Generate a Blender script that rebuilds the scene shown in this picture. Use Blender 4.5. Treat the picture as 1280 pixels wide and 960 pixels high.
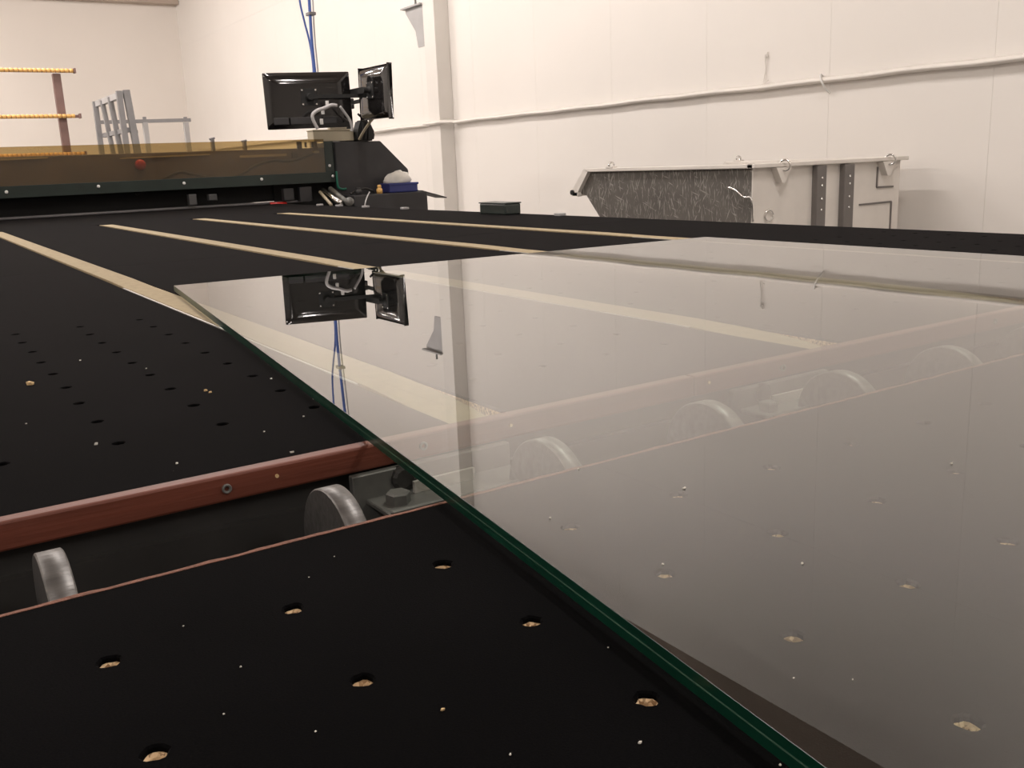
import bpy, bmesh, math, random
from mathutils import Vector, Matrix
random.seed(7)
for o in list(bpy.data.objects): bpy.data.objects.remove(o, do_unlink=True)
scene = bpy.context.scene
COL = scene.collection

# ------------------------------------------------------------------ camera
FPX, HEAD, PITCH, ROLL = 1190.0, 0.5697, 0.2304, -0.042
CZ = 1.15                                   # camera height; table top felt is 0.25 m below
fw = Vector((math.sin(HEAD)*math.cos(PITCH), math.cos(HEAD)*math.cos(PITCH), -math.sin(PITCH)))
rt0 = Vector((math.cos(HEAD), -math.sin(HEAD), 0)); up0 = rt0.cross(fw)
RT = rt0*math.cos(ROLL) + up0*math.sin(ROLL); UP = -rt0*math.sin(ROLL) + up0*math.cos(ROLL)
cam_d = bpy.data.cameras.new('camera'); cam = bpy.data.objects.new('camera', cam_d); COL.objects.link(cam)
m = Matrix((RT, UP, -fw)).transposed().to_4x4(); m.translation = Vector((0, 0, CZ)); cam.matrix_world = m
cam_d.sensor_width = 36.0; cam_d.lens = 36.0*FPX/1280.0; cam_d.clip_start = 0.02; cam_d.clip_end = 100
scene.camera = cam

# ------------------------------------------------------------------ world, exposure
w = bpy.data.worlds.new('world'); scene.world = w; w.use_nodes = True
w.node_tree.nodes['Background'].inputs[0].default_value = (1.0, 0.95, 0.9, 1)
w.node_tree.nodes['Background'].inputs[1].default_value = 0.05
scene.view_settings.view_transform = 'Standard'; scene.view_settings.look = 'None'
scene.view_settings.exposure = 0.0; scene.view_settings.gamma = 1.0
scene.view_settings.use_curve_mapping = False
LAMP_POWER = 58.0                          # per slanted side of each strip lamp
LAMP_COLOR = (1.0, 0.925, 0.875)
LAMPS = [(2.2, -3.5), (2.5, 1.3), (2.0, 6.0), (2.0, 9.0), (1.3, 12.0), (1.2, 15.0), (-0.8, 13.0), (-0.8, 16.5),
         (-3.0, -2.0), (-3.0, 4.5), (-3.0, 9.0), (-3.0, 14.5)]

# ------------------------------------------------------------------ pixel helpers (direction only)
def ray(x, y): return RT*((x-640)/FPX) - UP*((y-480)/FPX) + fw
def onz(x, y, z): d = ray(x, y); return d*((z-CZ)/d.z) + Vector((0, 0, CZ))
def ony(x, y, Y): d = ray(x, y); return d*(Y/d.y) + Vector((0, 0, CZ))
def onx(x, y, X): d = ray(x, y); return d*(X/d.x) + Vector((0, 0, CZ))

# ------------------------------------------------------------------ materials
def new_mat(name):
    mt = bpy.data.materials.new(name); mt.use_nodes = True
    nt = mt.node_tree; return mt, nt, nt.nodes['Principled BSDF']
def mat(name, col, rough=0.5, metal=0.0, var=0.12, scale=8.0, bump=0.0, bscale=60.0, spec=0.5, stretch=None, coat=0.0):
    mt, nt, b = new_mat(name)
    b.inputs['Roughness'].default_value = rough; b.inputs['Metallic'].default_value = metal
    b.inputs['Specular IOR Level'].default_value = spec; b.inputs['Coat Weight'].default_value = coat
    tc = nt.nodes.new('ShaderNodeTexCoord'); src = tc.outputs['Object']
    if stretch:
        mp = nt.nodes.new('ShaderNodeMapping'); mp.inputs['Scale'].default_value = stretch
        nt.links.new(src, mp.inputs['Vector']); src = mp.outputs['Vector']
    n = nt.nodes.new('ShaderNodeTexNoise'); n.inputs['Scale'].default_value = scale; n.inputs['Detail'].default_value = 5
    nt.links.new(src, n.inputs['Vector'])
    r = nt.nodes.new('ShaderNodeValToRGB')
    r.color_ramp.elements[0].position = 0.3; r.color_ramp.elements[1].position = 0.7
    r.color_ramp.elements[0].color = tuple(c*(1-var) for c in col)+(1,)
    r.color_ramp.elements[1].color = tuple(min(1, c*(1+var)) for c in col)+(1,)
    nt.links.new(n.outputs['Fac'], r.inputs['Fac']); nt.links.new(r.outputs['Color'], b.inputs['Base Color'])
    if bump > 0:
        n2 = nt.nodes.new('ShaderNodeTexNoise'); n2.inputs['Scale'].default_value = bscale; n2.inputs['Detail'].default_value = 4
        nt.links.new(src, n2.inputs['Vector'])
        bp = nt.nodes.new('ShaderNodeBump'); bp.inputs['Strength'].default_value = bump; bp.inputs['Distance'].default_value = 0.005
        nt.links.new(n2.outputs['Fac'], bp.inputs['Height']); nt.links.new(bp.outputs['Normal'], b.inputs['Normal'])
    return mt
def clear_mat(name, tint, slab=True, f0=0.055, gloss=True, rough=0.0):
    """clear sheet: transparent plus mirror reflection by a symmetric Schlick Fresnel term"""
    mt = bpy.data.materials.new(name); mt.use_nodes = True; nt = mt.node_tree
    nt.nodes.remove(nt.nodes['Principled BSDF']); out = nt.nodes['Material Output']
    t = nt.nodes.new('ShaderNodeBsdfTransparent'); t.inputs['Color'].default_value = tint+(1,)
    if not gloss:
        nt.links.new(t.outputs[0], out.inputs['Surface']); return mt
    g = nt.nodes.new('ShaderNodeBsdfGlossy'); g.inputs['Roughness'].default_value = rough
    lw = nt.nodes.new('ShaderNodeLayerWeight'); lw.inputs['Blend'].default_value = 0.5
    def mth(op, a, bv):
        n = nt.nodes.new('ShaderNodeMath'); n.operation = op
        for i, v in enumerate((a, bv)):
            if isinstance(v, (int, float)): n.inputs[i].default_value = v
            else: nt.links.new(v, n.inputs[i])
        return n.outputs[0]
    p = mth('POWER', lw.outputs['Facing'], 5.0)
    F = mth('ADD', mth('MULTIPLY', p, 1-f0), f0)
    if slab: F = mth('DIVIDE', mth('MULTIPLY', F, 2.0), mth('ADD', F, 1.0))
    mx = nt.nodes.new('ShaderNodeMixShader')
    nt.links.new(F, mx.inputs[0]); nt.links.new(t.outputs[0], mx.inputs[1]); nt.links.new(g.outputs[0], mx.inputs[2])
    nt.links.new(mx.outputs[0], out.inputs['Surface'])
    return mt
def felt_mat(name):
    mt, nt, b = new_mat(name)
    b.inputs['Roughness'].default_value = 1.0; b.inputs['Specular IOR Level'].default_value = 0.05
    b.inputs['Sheen Weight'].default_value = 0.022; b.inputs['Sheen Roughness'].default_value = 0.3
    b.inputs['Sheen Tint'].default_value = (0.9, 0.78, 0.8, 1)
    tc = nt.nodes.new('ShaderNodeTexCoord')
    n = nt.nodes.new('ShaderNodeTexNoise'); n.inputs['Scale'].default_value = 900; n.inputs['Detail'].default_value = 2
    nt.links.new(tc.outputs['Object'], n.inputs['Vector'])
    big = nt.nodes.new('ShaderNodeTexNoise'); big.inputs['Scale'].default_value = 6; big.inputs['Detail'].default_value = 4
    nt.links.new(tc.outputs['Object'], big.inputs['Vector'])
    r = nt.nodes.new('ShaderNodeValToRGB')
    r.color_ramp.elements[0].position = 0.35; r.color_ramp.elements[0].color = (0.0010, 0.0010, 0.0012, 1)
    r.color_ramp.elements[1].position = 0.72; r.color_ramp.elements[1].color = (0.0045, 0.0043, 0.0048, 1)
    nt.links.new(n.outputs['Fac'], r.inputs['Fac'])
    r2 = nt.nodes.new('ShaderNodeValToRGB')
    r2.color_ramp.elements[0].position = 0.35; r2.color_ramp.elements[0].color = (0.75, 0.75, 0.75, 1)
    r2.color_ramp.elements[1].position = 0.7; r2.color_ramp.elements[1].color = (1.2, 1.2, 1.2, 1)
    nt.links.new(big.outputs['Fac'], r2.inputs['Fac'])
    mx = nt.nodes.new('ShaderNodeMix'); mx.data_type = 'RGBA'; mx.blend_type = 'MULTIPLY'; mx.inputs[0].default_value = 1
    nt.links.new(r.outputs['Color'], mx.inputs[6]); nt.links.new(r2.outputs['Color'], mx.inputs[7])
    # sparse pale lint specks
    v = nt.nodes.new('ShaderNodeTexVoronoi'); v.inputs['Scale'].default_value = 45; v.inputs['Randomness'].default_value = 1
    nt.links.new(tc.outputs['Object'], v.inputs['Vector'])
    lt = nt.nodes.new('ShaderNodeMath'); lt.operation = 'LESS_THAN'; lt.inputs[1].default_value = 0.022
    nt.links.new(v.outputs['Distance'], lt.inputs[0])
    sp = nt.nodes.new('ShaderNodeSeparateColor'); nt.links.new(v.outputs['Color'], sp.inputs[0])
    gt = nt.nodes.new('ShaderNodeMath'); gt.operation = 'GREATER_THAN'; gt.inputs[1].default_value = 0.9
    nt.links.new(sp.outputs[0], gt.inputs[0])
    mu = nt.nodes.new('ShaderNodeMath'); mu.operation = 'MULTIPLY'
    nt.links.new(lt.outputs[0], mu.inputs[0]); nt.links.new(gt.outputs[0], mu.inputs[1])
    mx2 = nt.nodes.new('ShaderNodeMix'); mx2.data_type = 'RGBA'
    nt.links.new(mu.outputs[0], mx2.inputs[0]); nt.links.new(mx.outputs[2], mx2.inputs[6])
    mx2.inputs[7].default_value = (0.16, 0.15, 0.15, 1)
    nt.links.new(mx2.outputs[2], b.inputs['Base Color'])
    bp = nt.nodes.new('ShaderNodeBump'); bp.inputs['Strength'].default_value = 0.25; bp.inputs['Distance'].default_value = 0.0006
    nt.links.new(n.outputs['Fac'], bp.inputs['Height']); nt.links.new(bp.outputs['Normal'], b.inputs['Normal'])
    return mt
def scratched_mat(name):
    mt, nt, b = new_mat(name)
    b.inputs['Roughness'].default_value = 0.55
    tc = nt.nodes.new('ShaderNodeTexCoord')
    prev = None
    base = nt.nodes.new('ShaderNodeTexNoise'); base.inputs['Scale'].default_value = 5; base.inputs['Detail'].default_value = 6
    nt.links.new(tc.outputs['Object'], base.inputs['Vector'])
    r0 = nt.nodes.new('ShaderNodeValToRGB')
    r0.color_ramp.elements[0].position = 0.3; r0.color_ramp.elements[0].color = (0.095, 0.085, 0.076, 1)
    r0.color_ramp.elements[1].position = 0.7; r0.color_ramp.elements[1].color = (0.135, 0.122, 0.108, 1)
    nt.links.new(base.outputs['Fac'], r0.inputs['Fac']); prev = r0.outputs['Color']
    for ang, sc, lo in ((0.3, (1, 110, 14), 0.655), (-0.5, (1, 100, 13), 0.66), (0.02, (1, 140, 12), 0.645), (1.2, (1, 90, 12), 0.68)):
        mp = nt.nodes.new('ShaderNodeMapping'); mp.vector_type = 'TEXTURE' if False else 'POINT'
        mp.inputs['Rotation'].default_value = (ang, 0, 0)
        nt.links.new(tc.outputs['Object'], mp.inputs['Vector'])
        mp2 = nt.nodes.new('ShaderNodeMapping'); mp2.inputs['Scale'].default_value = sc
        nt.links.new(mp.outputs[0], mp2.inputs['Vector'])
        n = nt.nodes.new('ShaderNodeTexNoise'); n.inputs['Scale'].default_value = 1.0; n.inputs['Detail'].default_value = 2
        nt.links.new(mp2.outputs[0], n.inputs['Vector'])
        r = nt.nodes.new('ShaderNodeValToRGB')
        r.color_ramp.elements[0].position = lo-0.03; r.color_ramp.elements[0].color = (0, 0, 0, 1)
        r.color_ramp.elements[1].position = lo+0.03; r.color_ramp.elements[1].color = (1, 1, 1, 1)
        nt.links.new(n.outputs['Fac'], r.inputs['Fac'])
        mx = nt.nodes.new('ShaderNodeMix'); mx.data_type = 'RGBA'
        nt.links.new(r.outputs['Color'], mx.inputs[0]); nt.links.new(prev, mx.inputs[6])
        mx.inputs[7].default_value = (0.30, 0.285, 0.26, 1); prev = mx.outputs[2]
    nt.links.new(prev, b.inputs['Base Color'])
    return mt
def chipboard_mat(name):
    mt, nt, b = new_mat(name); b.inputs['Roughness'].default_value = 0.9
    tc = nt.nodes.new('ShaderNodeTexCoord')
    v = nt.nodes.new('ShaderNodeTexVoronoi'); v.inputs['Scale'].default_value = 480
    nt.links.new(tc.outputs['Object'], v.inputs['Vector'])
    sp = nt.nodes.new('ShaderNodeSeparateColor'); nt.links.new(v.outputs['Color'], sp.inputs[0])
    r = nt.nodes.new('ShaderNodeValToRGB')
    r.color_ramp.elements[0].position = 0.1; r.color_ramp.elements[0].color = (0.32, 0.19, 0.09, 1)
    r.color_ramp.elements[1].position = 0.8; r.color_ramp.elements[1].color = (0.95, 0.72, 0.45, 1)
    nt.links.new(sp.outputs[0], r.inputs['Fac']); nt.links.new(r.outputs['Color'], b.inputs['Base Color'])
    return mt
def emit_mat(name, col, s):
    mt = bpy.data.materials.new(name); mt.use_nodes = True; nt = mt.node_tree
    b = nt.nodes['Principled BSDF']; b.inputs['Emission Color'].default_value = col+(1,); b.inputs['Emission Strength'].default_value = s
    return mt

M = dict(
    skirtgrey=mat('sensor_grey', (0.07, 0.068, 0.068), 0.5),
    wall=mat('wall_white', (0.80, 0.765, 0.725), 0.55, var=0.02, scale=0.8, bump=0.05, bscale=3),
    wallb=mat('wall_cream', (0.80, 0.75, 0.70), 0.6, var=0.02, scale=0.8),
    ceil=mat('ceiling_sheet', (0.46, 0.38, 0.32), 0.7, var=0.05, scale=2),
    floor=mat('floor_concrete', (0.28, 0.265, 0.25), 0.45, var=0.15, scale=3),
    trim=mat('ledge_white', (0.80, 0.765, 0.72), 0.45, var=0.03, scale=3),
    col=mat('column_paint', (0.74, 0.71, 0.67), 0.5, var=0.03, scale=3),
    felt=felt_mat('black_felt'), chip=chipboard_mat('chipboard'),
    red=mat('red_plywood', (0.15, 0.042, 0.024), 0.5, var=0.16, scale=14, stretch=(0.3, 6, 6), bump=0.1),
    redcut=mat('red_plywood_cut', (0.20, 0.085, 0.055), 0.8, var=0.3, scale=160, bump=0.5, bscale=300),
    steel=mat('dark_steel', (0.026, 0.025, 0.0235), 0.6, var=0.2, scale=12),
    zinc=mat('galvanised', (0.17, 0.17, 0.16), 0.5, 0.45, var=0.2, scale=25),
    wheel=mat('worn_alu', (0.17, 0.166, 0.162), 0.42, 0.7, var=0.22, scale=40, stretch=(0.6, 4, 4), bump=0.1),
    wheeld=mat('wheel_face', (0.055, 0.052, 0.05), 0.5, 0.4, var=0.25, scale=30),
    chrome=mat('bright_metal', (0.75, 0.74, 0.72), 0.22, 1.0, var=0.05),
    belt=mat('belt_tan', (0.38, 0.305, 0.185), 0.8, var=0.1, scale=60, bump=0.2, bscale=400),
    strip=mat('guide_alu', (0.62, 0.60, 0.56), 0.4, 0.5, var=0.06),
    glass=clear_mat('laminated_glass_face', (0.86, 0.90, 0.86)),
    glassb=clear_mat('glass_under_face', (0.98, 1.0, 0.985), gloss=False),
    gedge=mat('glass_edge_green', (0.002, 0.032, 0.018), 0.3, var=0.25, scale=9, spec=0.6),
    gmid=mat('interlayer_edge', (0.06, 0.12, 0.085), 0.35, var=0.2, scale=30),
    acryl=clear_mat('brown_acrylic', (0.70, 0.60, 0.40), f0=0.04, rough=0.03),
    acrylg=mat('green_black_strip', (0.018, 0.028, 0.024), 0.3, var=0.15),
    beam=mat('bridge_beam', (0.13, 0.108, 0.115), 0.55, var=0.2, scale=5),
    black=mat('black_paint', (0.030, 0.029, 0.031), 0.5, var=0.15),
    blackg=mat('black_gloss', (0.010, 0.009, 0.009), 0.10, var=0.2, spec=0.6, coat=0.3),
    blackm=mat('black_matt', (0.010, 0.010, 0.010), 0.7, var=0.2),
    screen=mat('screen_dark', (0.015, 0.015, 0.018), 0.15),
    rail=mat('rail_grey', (0.20, 0.195, 0.20), 0.4, 0.5, var=0.1),
    beige=mat('beige_box', (0.44, 0.385, 0.28), 0.6, var=0.05),
    cable=mat('grey_cable', (0.48, 0.47, 0.47), 0.5, var=0.05),
    cableb=mat('blue_cable', (0.055, 0.11, 0.36), 0.5, var=0.08),
    cabled=mat('dark_cable', (0.02, 0.018, 0.016), 0.5),
    blue=mat('blue_plastic', (0.035, 0.045, 0.19), 0.4, var=0.08),
    cloth=mat('white_cloth', (0.78, 0.76, 0.71), 0.9, var=0.06, scale=20, bump=0.3, bscale=40),
    redp=mat('red_plastic', (0.55, 0.03, 0.025), 0.35, var=0.08),
    orange=mat('orange_roller', (0.72, 0.43, 0.14), 0.5, var=0.1),
    brown=mat('red_brown_steel', (0.20, 0.12, 0.105), 0.55, var=0.1),
    grey=mat('grey_paint', (0.24, 0.235, 0.24), 0.5, var=0.08),
    greyl=mat('light_grey_paint', (0.40, 0.39, 0.39), 0.5, var=0.06),
    skip=mat('skip_grey_paint', (0.74, 0.70, 0.65), 0.5, var=0.06, scale=6),
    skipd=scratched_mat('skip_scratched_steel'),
    green=mat('green_plastic', (0.01, 0.13, 0.085), 0.35),
    dgreen=mat('dark_green_plastic', (0.032, 0.042, 0.038), 0.35, var=0.2),
    shard=mat('pale_chip', (0.72, 0.69, 0.62), 0.5, var=0.15, scale=200),
    straw=mat('wood_bit', (0.70, 0.50, 0.26), 0.8, var=0.25, scale=300),
    tube=emit_mat('lamp_tube', (1.0, 0.93, 0.84), 14.0),
    white=mat('white_plastic', (0.75, 0.74, 0.72), 0.4, var=0.03),
)

# ------------------------------------------------------------------ mesh helpers
def obj(name, bm, material, parent=None, smooth=False):
    me = bpy.data.meshes.new(name); bm.normal_update(); bm.to_mesh(me); bm.free()
    for mt in (material if isinstance(material, (list, tuple)) else [material]): me.materials.append(mt)
    if smooth:
        for p in me.polygons: p.use_smooth = True
    o = bpy.data.objects.new(name, me); COL.objects.link(o)
    if parent is not None: o.parent = parent; o.matrix_parent_inverse = Matrix.Translation(-Vector(parent.location)) if parent.type == 'EMPTY' else Matrix.Identity(4)
    return o
def thing(name, label, cat, loc=(0, 0, 0), group=None):
    o = bpy.data.objects.new(name, None); COL.objects.link(o); o.location = loc; o.empty_display_size = 0.05
    o['label'] = label; o['category'] = cat
    if group: o['group'] = group
    return o
def tag(o, label, cat, group=None):
    o['label'] = label; o['category'] = cat
    if group: o['group'] = group
    return o
def struct(name, bm, mt, label=None, cat=None):
    o = obj(name, bm, mt); o['kind'] = 'structure'
    if label: o['label'] = label; o['category'] = cat
    return o
def B(): return bmesh.new()
def box(bm, a, b, bevel=0.0, mi=0, seg=2):
    a, b = Vector(a), Vector(b)
    r = bmesh.ops.create_cube(bm, size=1.0)
    vs = r['verts']
    for v in vs:
        v.co = Vector(((a.x+b.x)/2+v.co.x*(b.x-a.x), (a.y+b.y)/2+v.co.y*(b.y-a.y), (a.z+b.z)/2+v.co.z*(b.z-a.z)))
    fs = set(f for v in vs for f in v.link_faces)
    for f in fs: f.material_index = mi
    if bevel > 0:
        es = list(set(e for v in vs for e in v.link_edges))
        bmesh.ops.bevel(bm, geom=es, offset=bevel, segments=seg, profile=0.5, affect='EDGES')
    return bm
def obox(bm, c, ax, ay, az, hx, hy, hz, bevel=0.0, seg=2):
    """oriented box: centre, unit axes, half sizes"""
    r = bmesh.ops.create_cube(bm, size=2.0); vs = r['verts']
    c, ax, ay, az = Vector(c), Vector(ax).normalized(), Vector(ay).normalized(), Vector(az).normalized()
    for v in vs: v.co = c + ax*(v.co.x*hx) + ay*(v.co.y*hy) + az*(v.co.z*hz)
    if bevel > 0:
        bmesh.ops.bevel(bm, geom=list(set(e for v in vs for e in v.link_edges)), offset=bevel, segments=seg, profile=0.5, affect='EDGES')
    bmesh.ops.recalc_face_normals(bm, faces=bm.faces)
    return bm
def bar(bm, p, q, wdt, hgt=None, upv=(0, 0, 1)):
    p, q = Vector(p), Vector(q); d = (q-p); L = d.length; d.normalize()
    hgt = hgt or wdt; s = d.cross(Vector(upv))
    if s.length < 1e-4: s = d.cross(Vector((1, 0, 0)))
    s.normalize(); u = s.cross(d)
    return obox(bm, (p+q)/2, d, s, u, L/2, wdt/2, hgt/2)
def prism(bm, pts, vec, mi=0):
    """closed polygon extruded by vec"""
    vec = Vector(vec)
    a = [bm.verts.new(Vector(p)) for p in pts]; b = [bm.verts.new(Vector(p)+vec) for p in pts]
    n = len(a); fs = [bm.faces.new(a), bm.faces.new(b[::-1])]
    for i in range(n): fs.append(bm.faces.new((a[i], b[i], b[(i+1) % n], a[(i+1) % n])))
    for f in fs: f.material_index = mi
    bmesh.ops.recalc_face_normals(bm, faces=bm.faces)
    return bm
def smooth_path(pts, sub=6):
    pts = [Vector(p) for p in pts]
    if len(pts) < 3: return pts
    P = [pts[0]*2-pts[1]]+pts+[pts[-1]*2-pts[-2]]; out = []
    for i in range(1, len(P)-2):
        for k in range(sub):
            t = k/sub; a, b, c, d = P[i-1], P[i], P[i+1], P[i+2]
            out.append(0.5*((2*b)+(c-a)*t+(2*a-5*b+4*c-d)*t*t+(3*b-a-3*c+d)*t**3))
    out.append(pts[-1]); return out
def tube(bm, pts, r, seg=8, sub=6, cap=True):
    P = smooth_path(pts, sub); rings = []; nrm = None
    for i, p in enumerate(P):
        d = (P[min(i+1, len(P)-1)]-P[max(i-1, 0)]).normalized()
        if nrm is None:
            nrm = d.cross(Vector((0, 0, 1)))
            if nrm.length < 1e-3: nrm = d.cross(Vector((1, 0, 0)))
        nrm = (nrm-d*nrm.dot(d)).normalized(); bn = d.cross(nrm)
        rr = r(i/(len(P)-1)) if callable(r) else r
        rings.append([bm.verts.new(p+nrm*rr*math.cos(2*math.pi*k/seg)+bn*rr*math.sin(2*math.pi*k/seg)) for k in range(seg)])
    for a, b in zip(rings, rings[1:]):
        for k in range(seg): bm.faces.new((a[k], a[(k+1) % seg], b[(k+1) % seg], b[k]))
    if cap: bm.faces.new(rings[0][::-1]); bm.faces.new(rings[-1])
    bmesh.ops.recalc_face_normals(bm, faces=bm.faces)
    return bm
def cyl(bm, p, q, r, seg=16): return tube(bm, [p, q], r, seg)
def lathe(bm, c, axis, prof, seg=24):
    """profile of (along axis, radius) turned about axis through c"""
    c = Vector(c); ax = Vector(axis).normalized(); u = ax.orthogonal().normalized(); v = ax.cross(u); rings = []
    for a, r in prof:
        rings.append([bm.verts.new(c+ax*a+(u*math.cos(2*math.pi*k/seg)+v*math.sin(2*math.pi*k/seg))*r) for k in range(seg)])
    for a, b in zip(rings, rings[1:]):
        for k in range(seg): bm.faces.new((a[k], a[(k+1) % seg], b[(k+1) % seg], b[k]))
    bm.faces.new(rings[0][::-1]); bm.faces.new(rings[-1])
    bmesh.ops.recalc_face_normals(bm, faces=bm.faces)
    return bm
def ringmesh(bm, c, n, R, r, seg=20, s2=8):
    c = Vector(c); n = Vector(n).normalized(); u = n.orthogonal().normalized(); v = n.cross(u); rings = []
    for i in range(seg):
        a = 2*math.pi*i/seg; d = u*math.cos(a)+v*math.sin(a)
        rings.append([bm.verts.new(c+d*(R+r*math.cos(2*math.pi*k/s2))+n*r*math.sin(2*math.pi*k/s2)) for k in range(s2)])
    for i in range(seg):
        a, b = rings[i], rings[(i+1) % seg]
        for k in range(s2): bm.faces.new((a[k], a[(k+1) % s2], b[(k+1) % s2], b[k]))
    bmesh.ops.recalc_face_normals(bm, faces=bm.faces)
    return bm

# ------------------------------------------------------------------ room
XW, XL, YF, YB, ZT = 5.20, -6.0, 19.2, -8.0, CZ+3.67
FELT = CZ-0.25
struct('floor', box(B(), (XL-0.2, YB-0.2, -0.1), (XW+0.2, YF+0.2, 0.0)), M['floor'])
ceil = struct('ceiling', box(B(), (XL-0.2, YB-0.2, ZT+0.06), (XW+0.2, YF+0.2, ZT+0.16)), M['ceil'])
rib = box(B(), (XL, -0.06, -0.04), (2.6, 0.06, 0.0)); rm = None
for k in range(34):                                  # trapezoidal roof sheet ribs
    y = YB+0.4+k*0.8
    if rm is None:
        o = obj('roof_rib', rib, M['ceil'], ceil); rm = o
    else:
        o = rm.copy(); COL.objects.link(o); o.parent = ceil
    o.location = (0, y, ZT+0.061)
    o.matrix_parent_inverse = Matrix.Identity(4)
wr = struct('wall_right', box(B(), (XW+0.012, YB, 0), (XW+0.15, YF, ZT+0.06)), M['wall'])
seamY = onx(1038, 60, XW).y; pitchY = seamY-onx(1238, 150, XW).y
SEAMZ = CZ+2.32
pm = None
k0 = int((YB-seamY)/pitchY)
for k in range(k0, int((YF-seamY)/pitchY)+1):
    y0, y1 = seamY+k*pitchY, min(seamY+(k+1)*pitchY, YF)
    if y1-y0 < 0.1: continue
    for z0, z1 in ((0.0, SEAMZ), (SEAMZ, ZT+0.06)):
        o = obj('panel', box(B(), (XW, max(y0, YB)+0.0007, z0+0.0007), (XW+0.013, y1-0.0007, z1-0.0007)), M['wall'], wr)
struct('wall_back', box(B(), (XL, YF, 0), (XW+0.15, YF+0.15, ZT+0.06)), M['wallb'])
struct('wall_left', box(B(), (XL-0.15, YB, 0), (XL, YF, ZT+0.06)), M['wall'])
struct('wall_front', box(B(), (XL, YB-0.15, 0), (XW+0.15, YB, ZT+0.06)), M['wall'])
# beam under the roof at the back wall
struct('trim_1', box(B(), (XL, YF-0.25, ony(200, 4, YF-0.25).z), (XW-0.01, YF, ZT+0.02)), M['ceil'], 'beige steel beam under the roof along the back wall', 'beam')

# wall column
cr = onx(570, 200, XW); CY0 = cr.y; CY1 = CY0+0.24; CD = 0.17
column = struct('column', box(B(), (XW-CD, CY0, 0), (XW, CY1, ZT+0.05), 0.006), M['col'], 'white painted steel column standing against the panel wall', 'column')
# ledge along the wall, wrapping the column
LZ = onx(1038, 101, XW).z
def ledge_run(name, path, wob=0.003):
    prof = [(0.0, 0.030), (0.04, 0.023), (0.062, 0.013), (0.068, 0.004), (0.062, -0.005), (0.035, -0.010), (0.0, -0.012)]
    bm = B(); rings = []
    for i, (p, n) in enumerate(path):
        j = wob*math.sin(i*1.7)+wob*0.6*math.sin(i*0.61+1)
        rings.append([bm.verts.new(Vector(p)+Vector(n)*d+Vector((0, 0, h+j))) for d, h in prof])
    for a, b in zip(rings, rings[1:]):
        for k in range(len(prof)-1): bm.faces.new((a[k], a[k+1], b[k+1], b[k]))
        bm.faces.new((a[-1], a[0], b[0], b[-1]))
    bm.faces.new(rings[0]); bm.faces.new(rings[-1][::-1])
    bmesh.ops.recalc_face_normals(bm, faces=bm.faces)
    o = obj(name, bm, M['trim'], smooth=True); o['kind'] = 'structure'
    o['label'] = 'white padded ledge running along the panel wall and round the column'; o['category'] = 'ledge'
    return o
N = Vector((-1, 0, 0)); pth = []
y = YB
while y < CY0-0.09: pth.append(((XW, y, LZ), N)); y += 0.22
pth.append(((XW, CY0-0.08, LZ), N)); pth.append(((XW-CD, CY0-0.03, LZ), Vector((-0.8, -0.3, 0)))); pth.append(((XW-CD, CY0+0.02, LZ), N))
pth.append(((XW-CD, CY1-0.02, LZ), N)); pth.append(((XW-CD, CY1+0.04, LZ), Vector((-0.8, 0.3, 0)))); pth.append(((XW, CY1+0.14, LZ), N))
y = CY1+0.35
while y < YF: pth.append(((XW, y, LZ), N)); y += 0.3
ledge = ledge_run('trim_2', pth)
# strap loop over the ledge, loose cord above it, plug hole in the wall
p = onx(1038, 100, XW)
bm = B(); tube(bm, [(XW-0.004, p.y+0.06, LZ+0.035), (XW-0.04, p.y+0.045, LZ+0.042), (XW-0.07, p.y+0.02, LZ+0.015), (XW-0.072, p.y, LZ-0.02), (XW-0.04, p.y-0.005, LZ-0.055), (XW-0.008, p.y-0.005, LZ-0.075)], 0.006, 8)
tag(obj('cable_strap', bm, M['white'], smooth=True), 'white strap looped over the wall ledge at a panel seam', 'strap')
p = onx(959, 72, XW); q = onx(957, 103, XW)
bm = B(); tube(bm, [(XW-0.006, p.y-0.01, p.z+0.035), (XW-0.018, p.y, p.z), (XW-0.008, p.y+0.006, (p.z+q.z)/2), (XW-0.02, q.y, q.z), (XW-0.03, q.y-0.05, q.z+0.01)], 0.004, 7)
ringmesh(bm, (XW-0.012, p.y, p.z+0.01), (1, 0, 0), 0.012, 0.004)
tag(obj('hanging_cord', bm, M['col'], smooth=True), 'short pale cord hanging on the wall just above the ledge', 'cord')
p = onx(542, 189, XW)
bm = B(); lathe(bm, (XW-0.002, p.y, p.z), (-1, 0, 0), [(-0.01, 0.03), (0.004, 0.03), (0.012, 0.018)], 12)
bar(bm, (XW-0.012, p.y, p.z), (XW-0.03, p.y-0.02, p.z-0.06), 0.012)
tag(obj('wall_hook', bm, M['cabled']), 'small dark hook on the white wall left of the column base', 'hook')
# bracket high on the column
p1 = ony(507, 7, CY1+0.02); bz = ony(530, 4, CY1).z
xb0, xb1 = XW-CD-0.02, XW-CD+0.1
br = thing('column_bracket', 'white triangular bracket high on the side of the column', 'bracket', (XW-CD/2, CY1, bz-0.35))
bm = B(); box(bm, (XW-CD-0.03, CY1-0.002, bz-0.012), (XW-0.005, CY1+0.44, bz+0.004)); obj('top_plate', bm, M['greyl'], br)
gx = XW-CD+0.012
bm = B(); prism(bm, [(gx, CY1+dy, bz+dz) for dy, dz in ((0, -0.012), (0.40, -0.012), (0.40, -0.05), (0.2, -0.25), (0.16, -0.42), (0, -0.42))], (0.012, 0, 0)); obj('gusset', bm, M['greyl'], br)
bm = B(); cyl(bm, (XW-CD/2, CY1+0.3, bz), (XW-CD/2, CY1+0.3, bz+0.11), 0.012, 8); obj('bolt', bm, M['zinc'], br)

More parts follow.
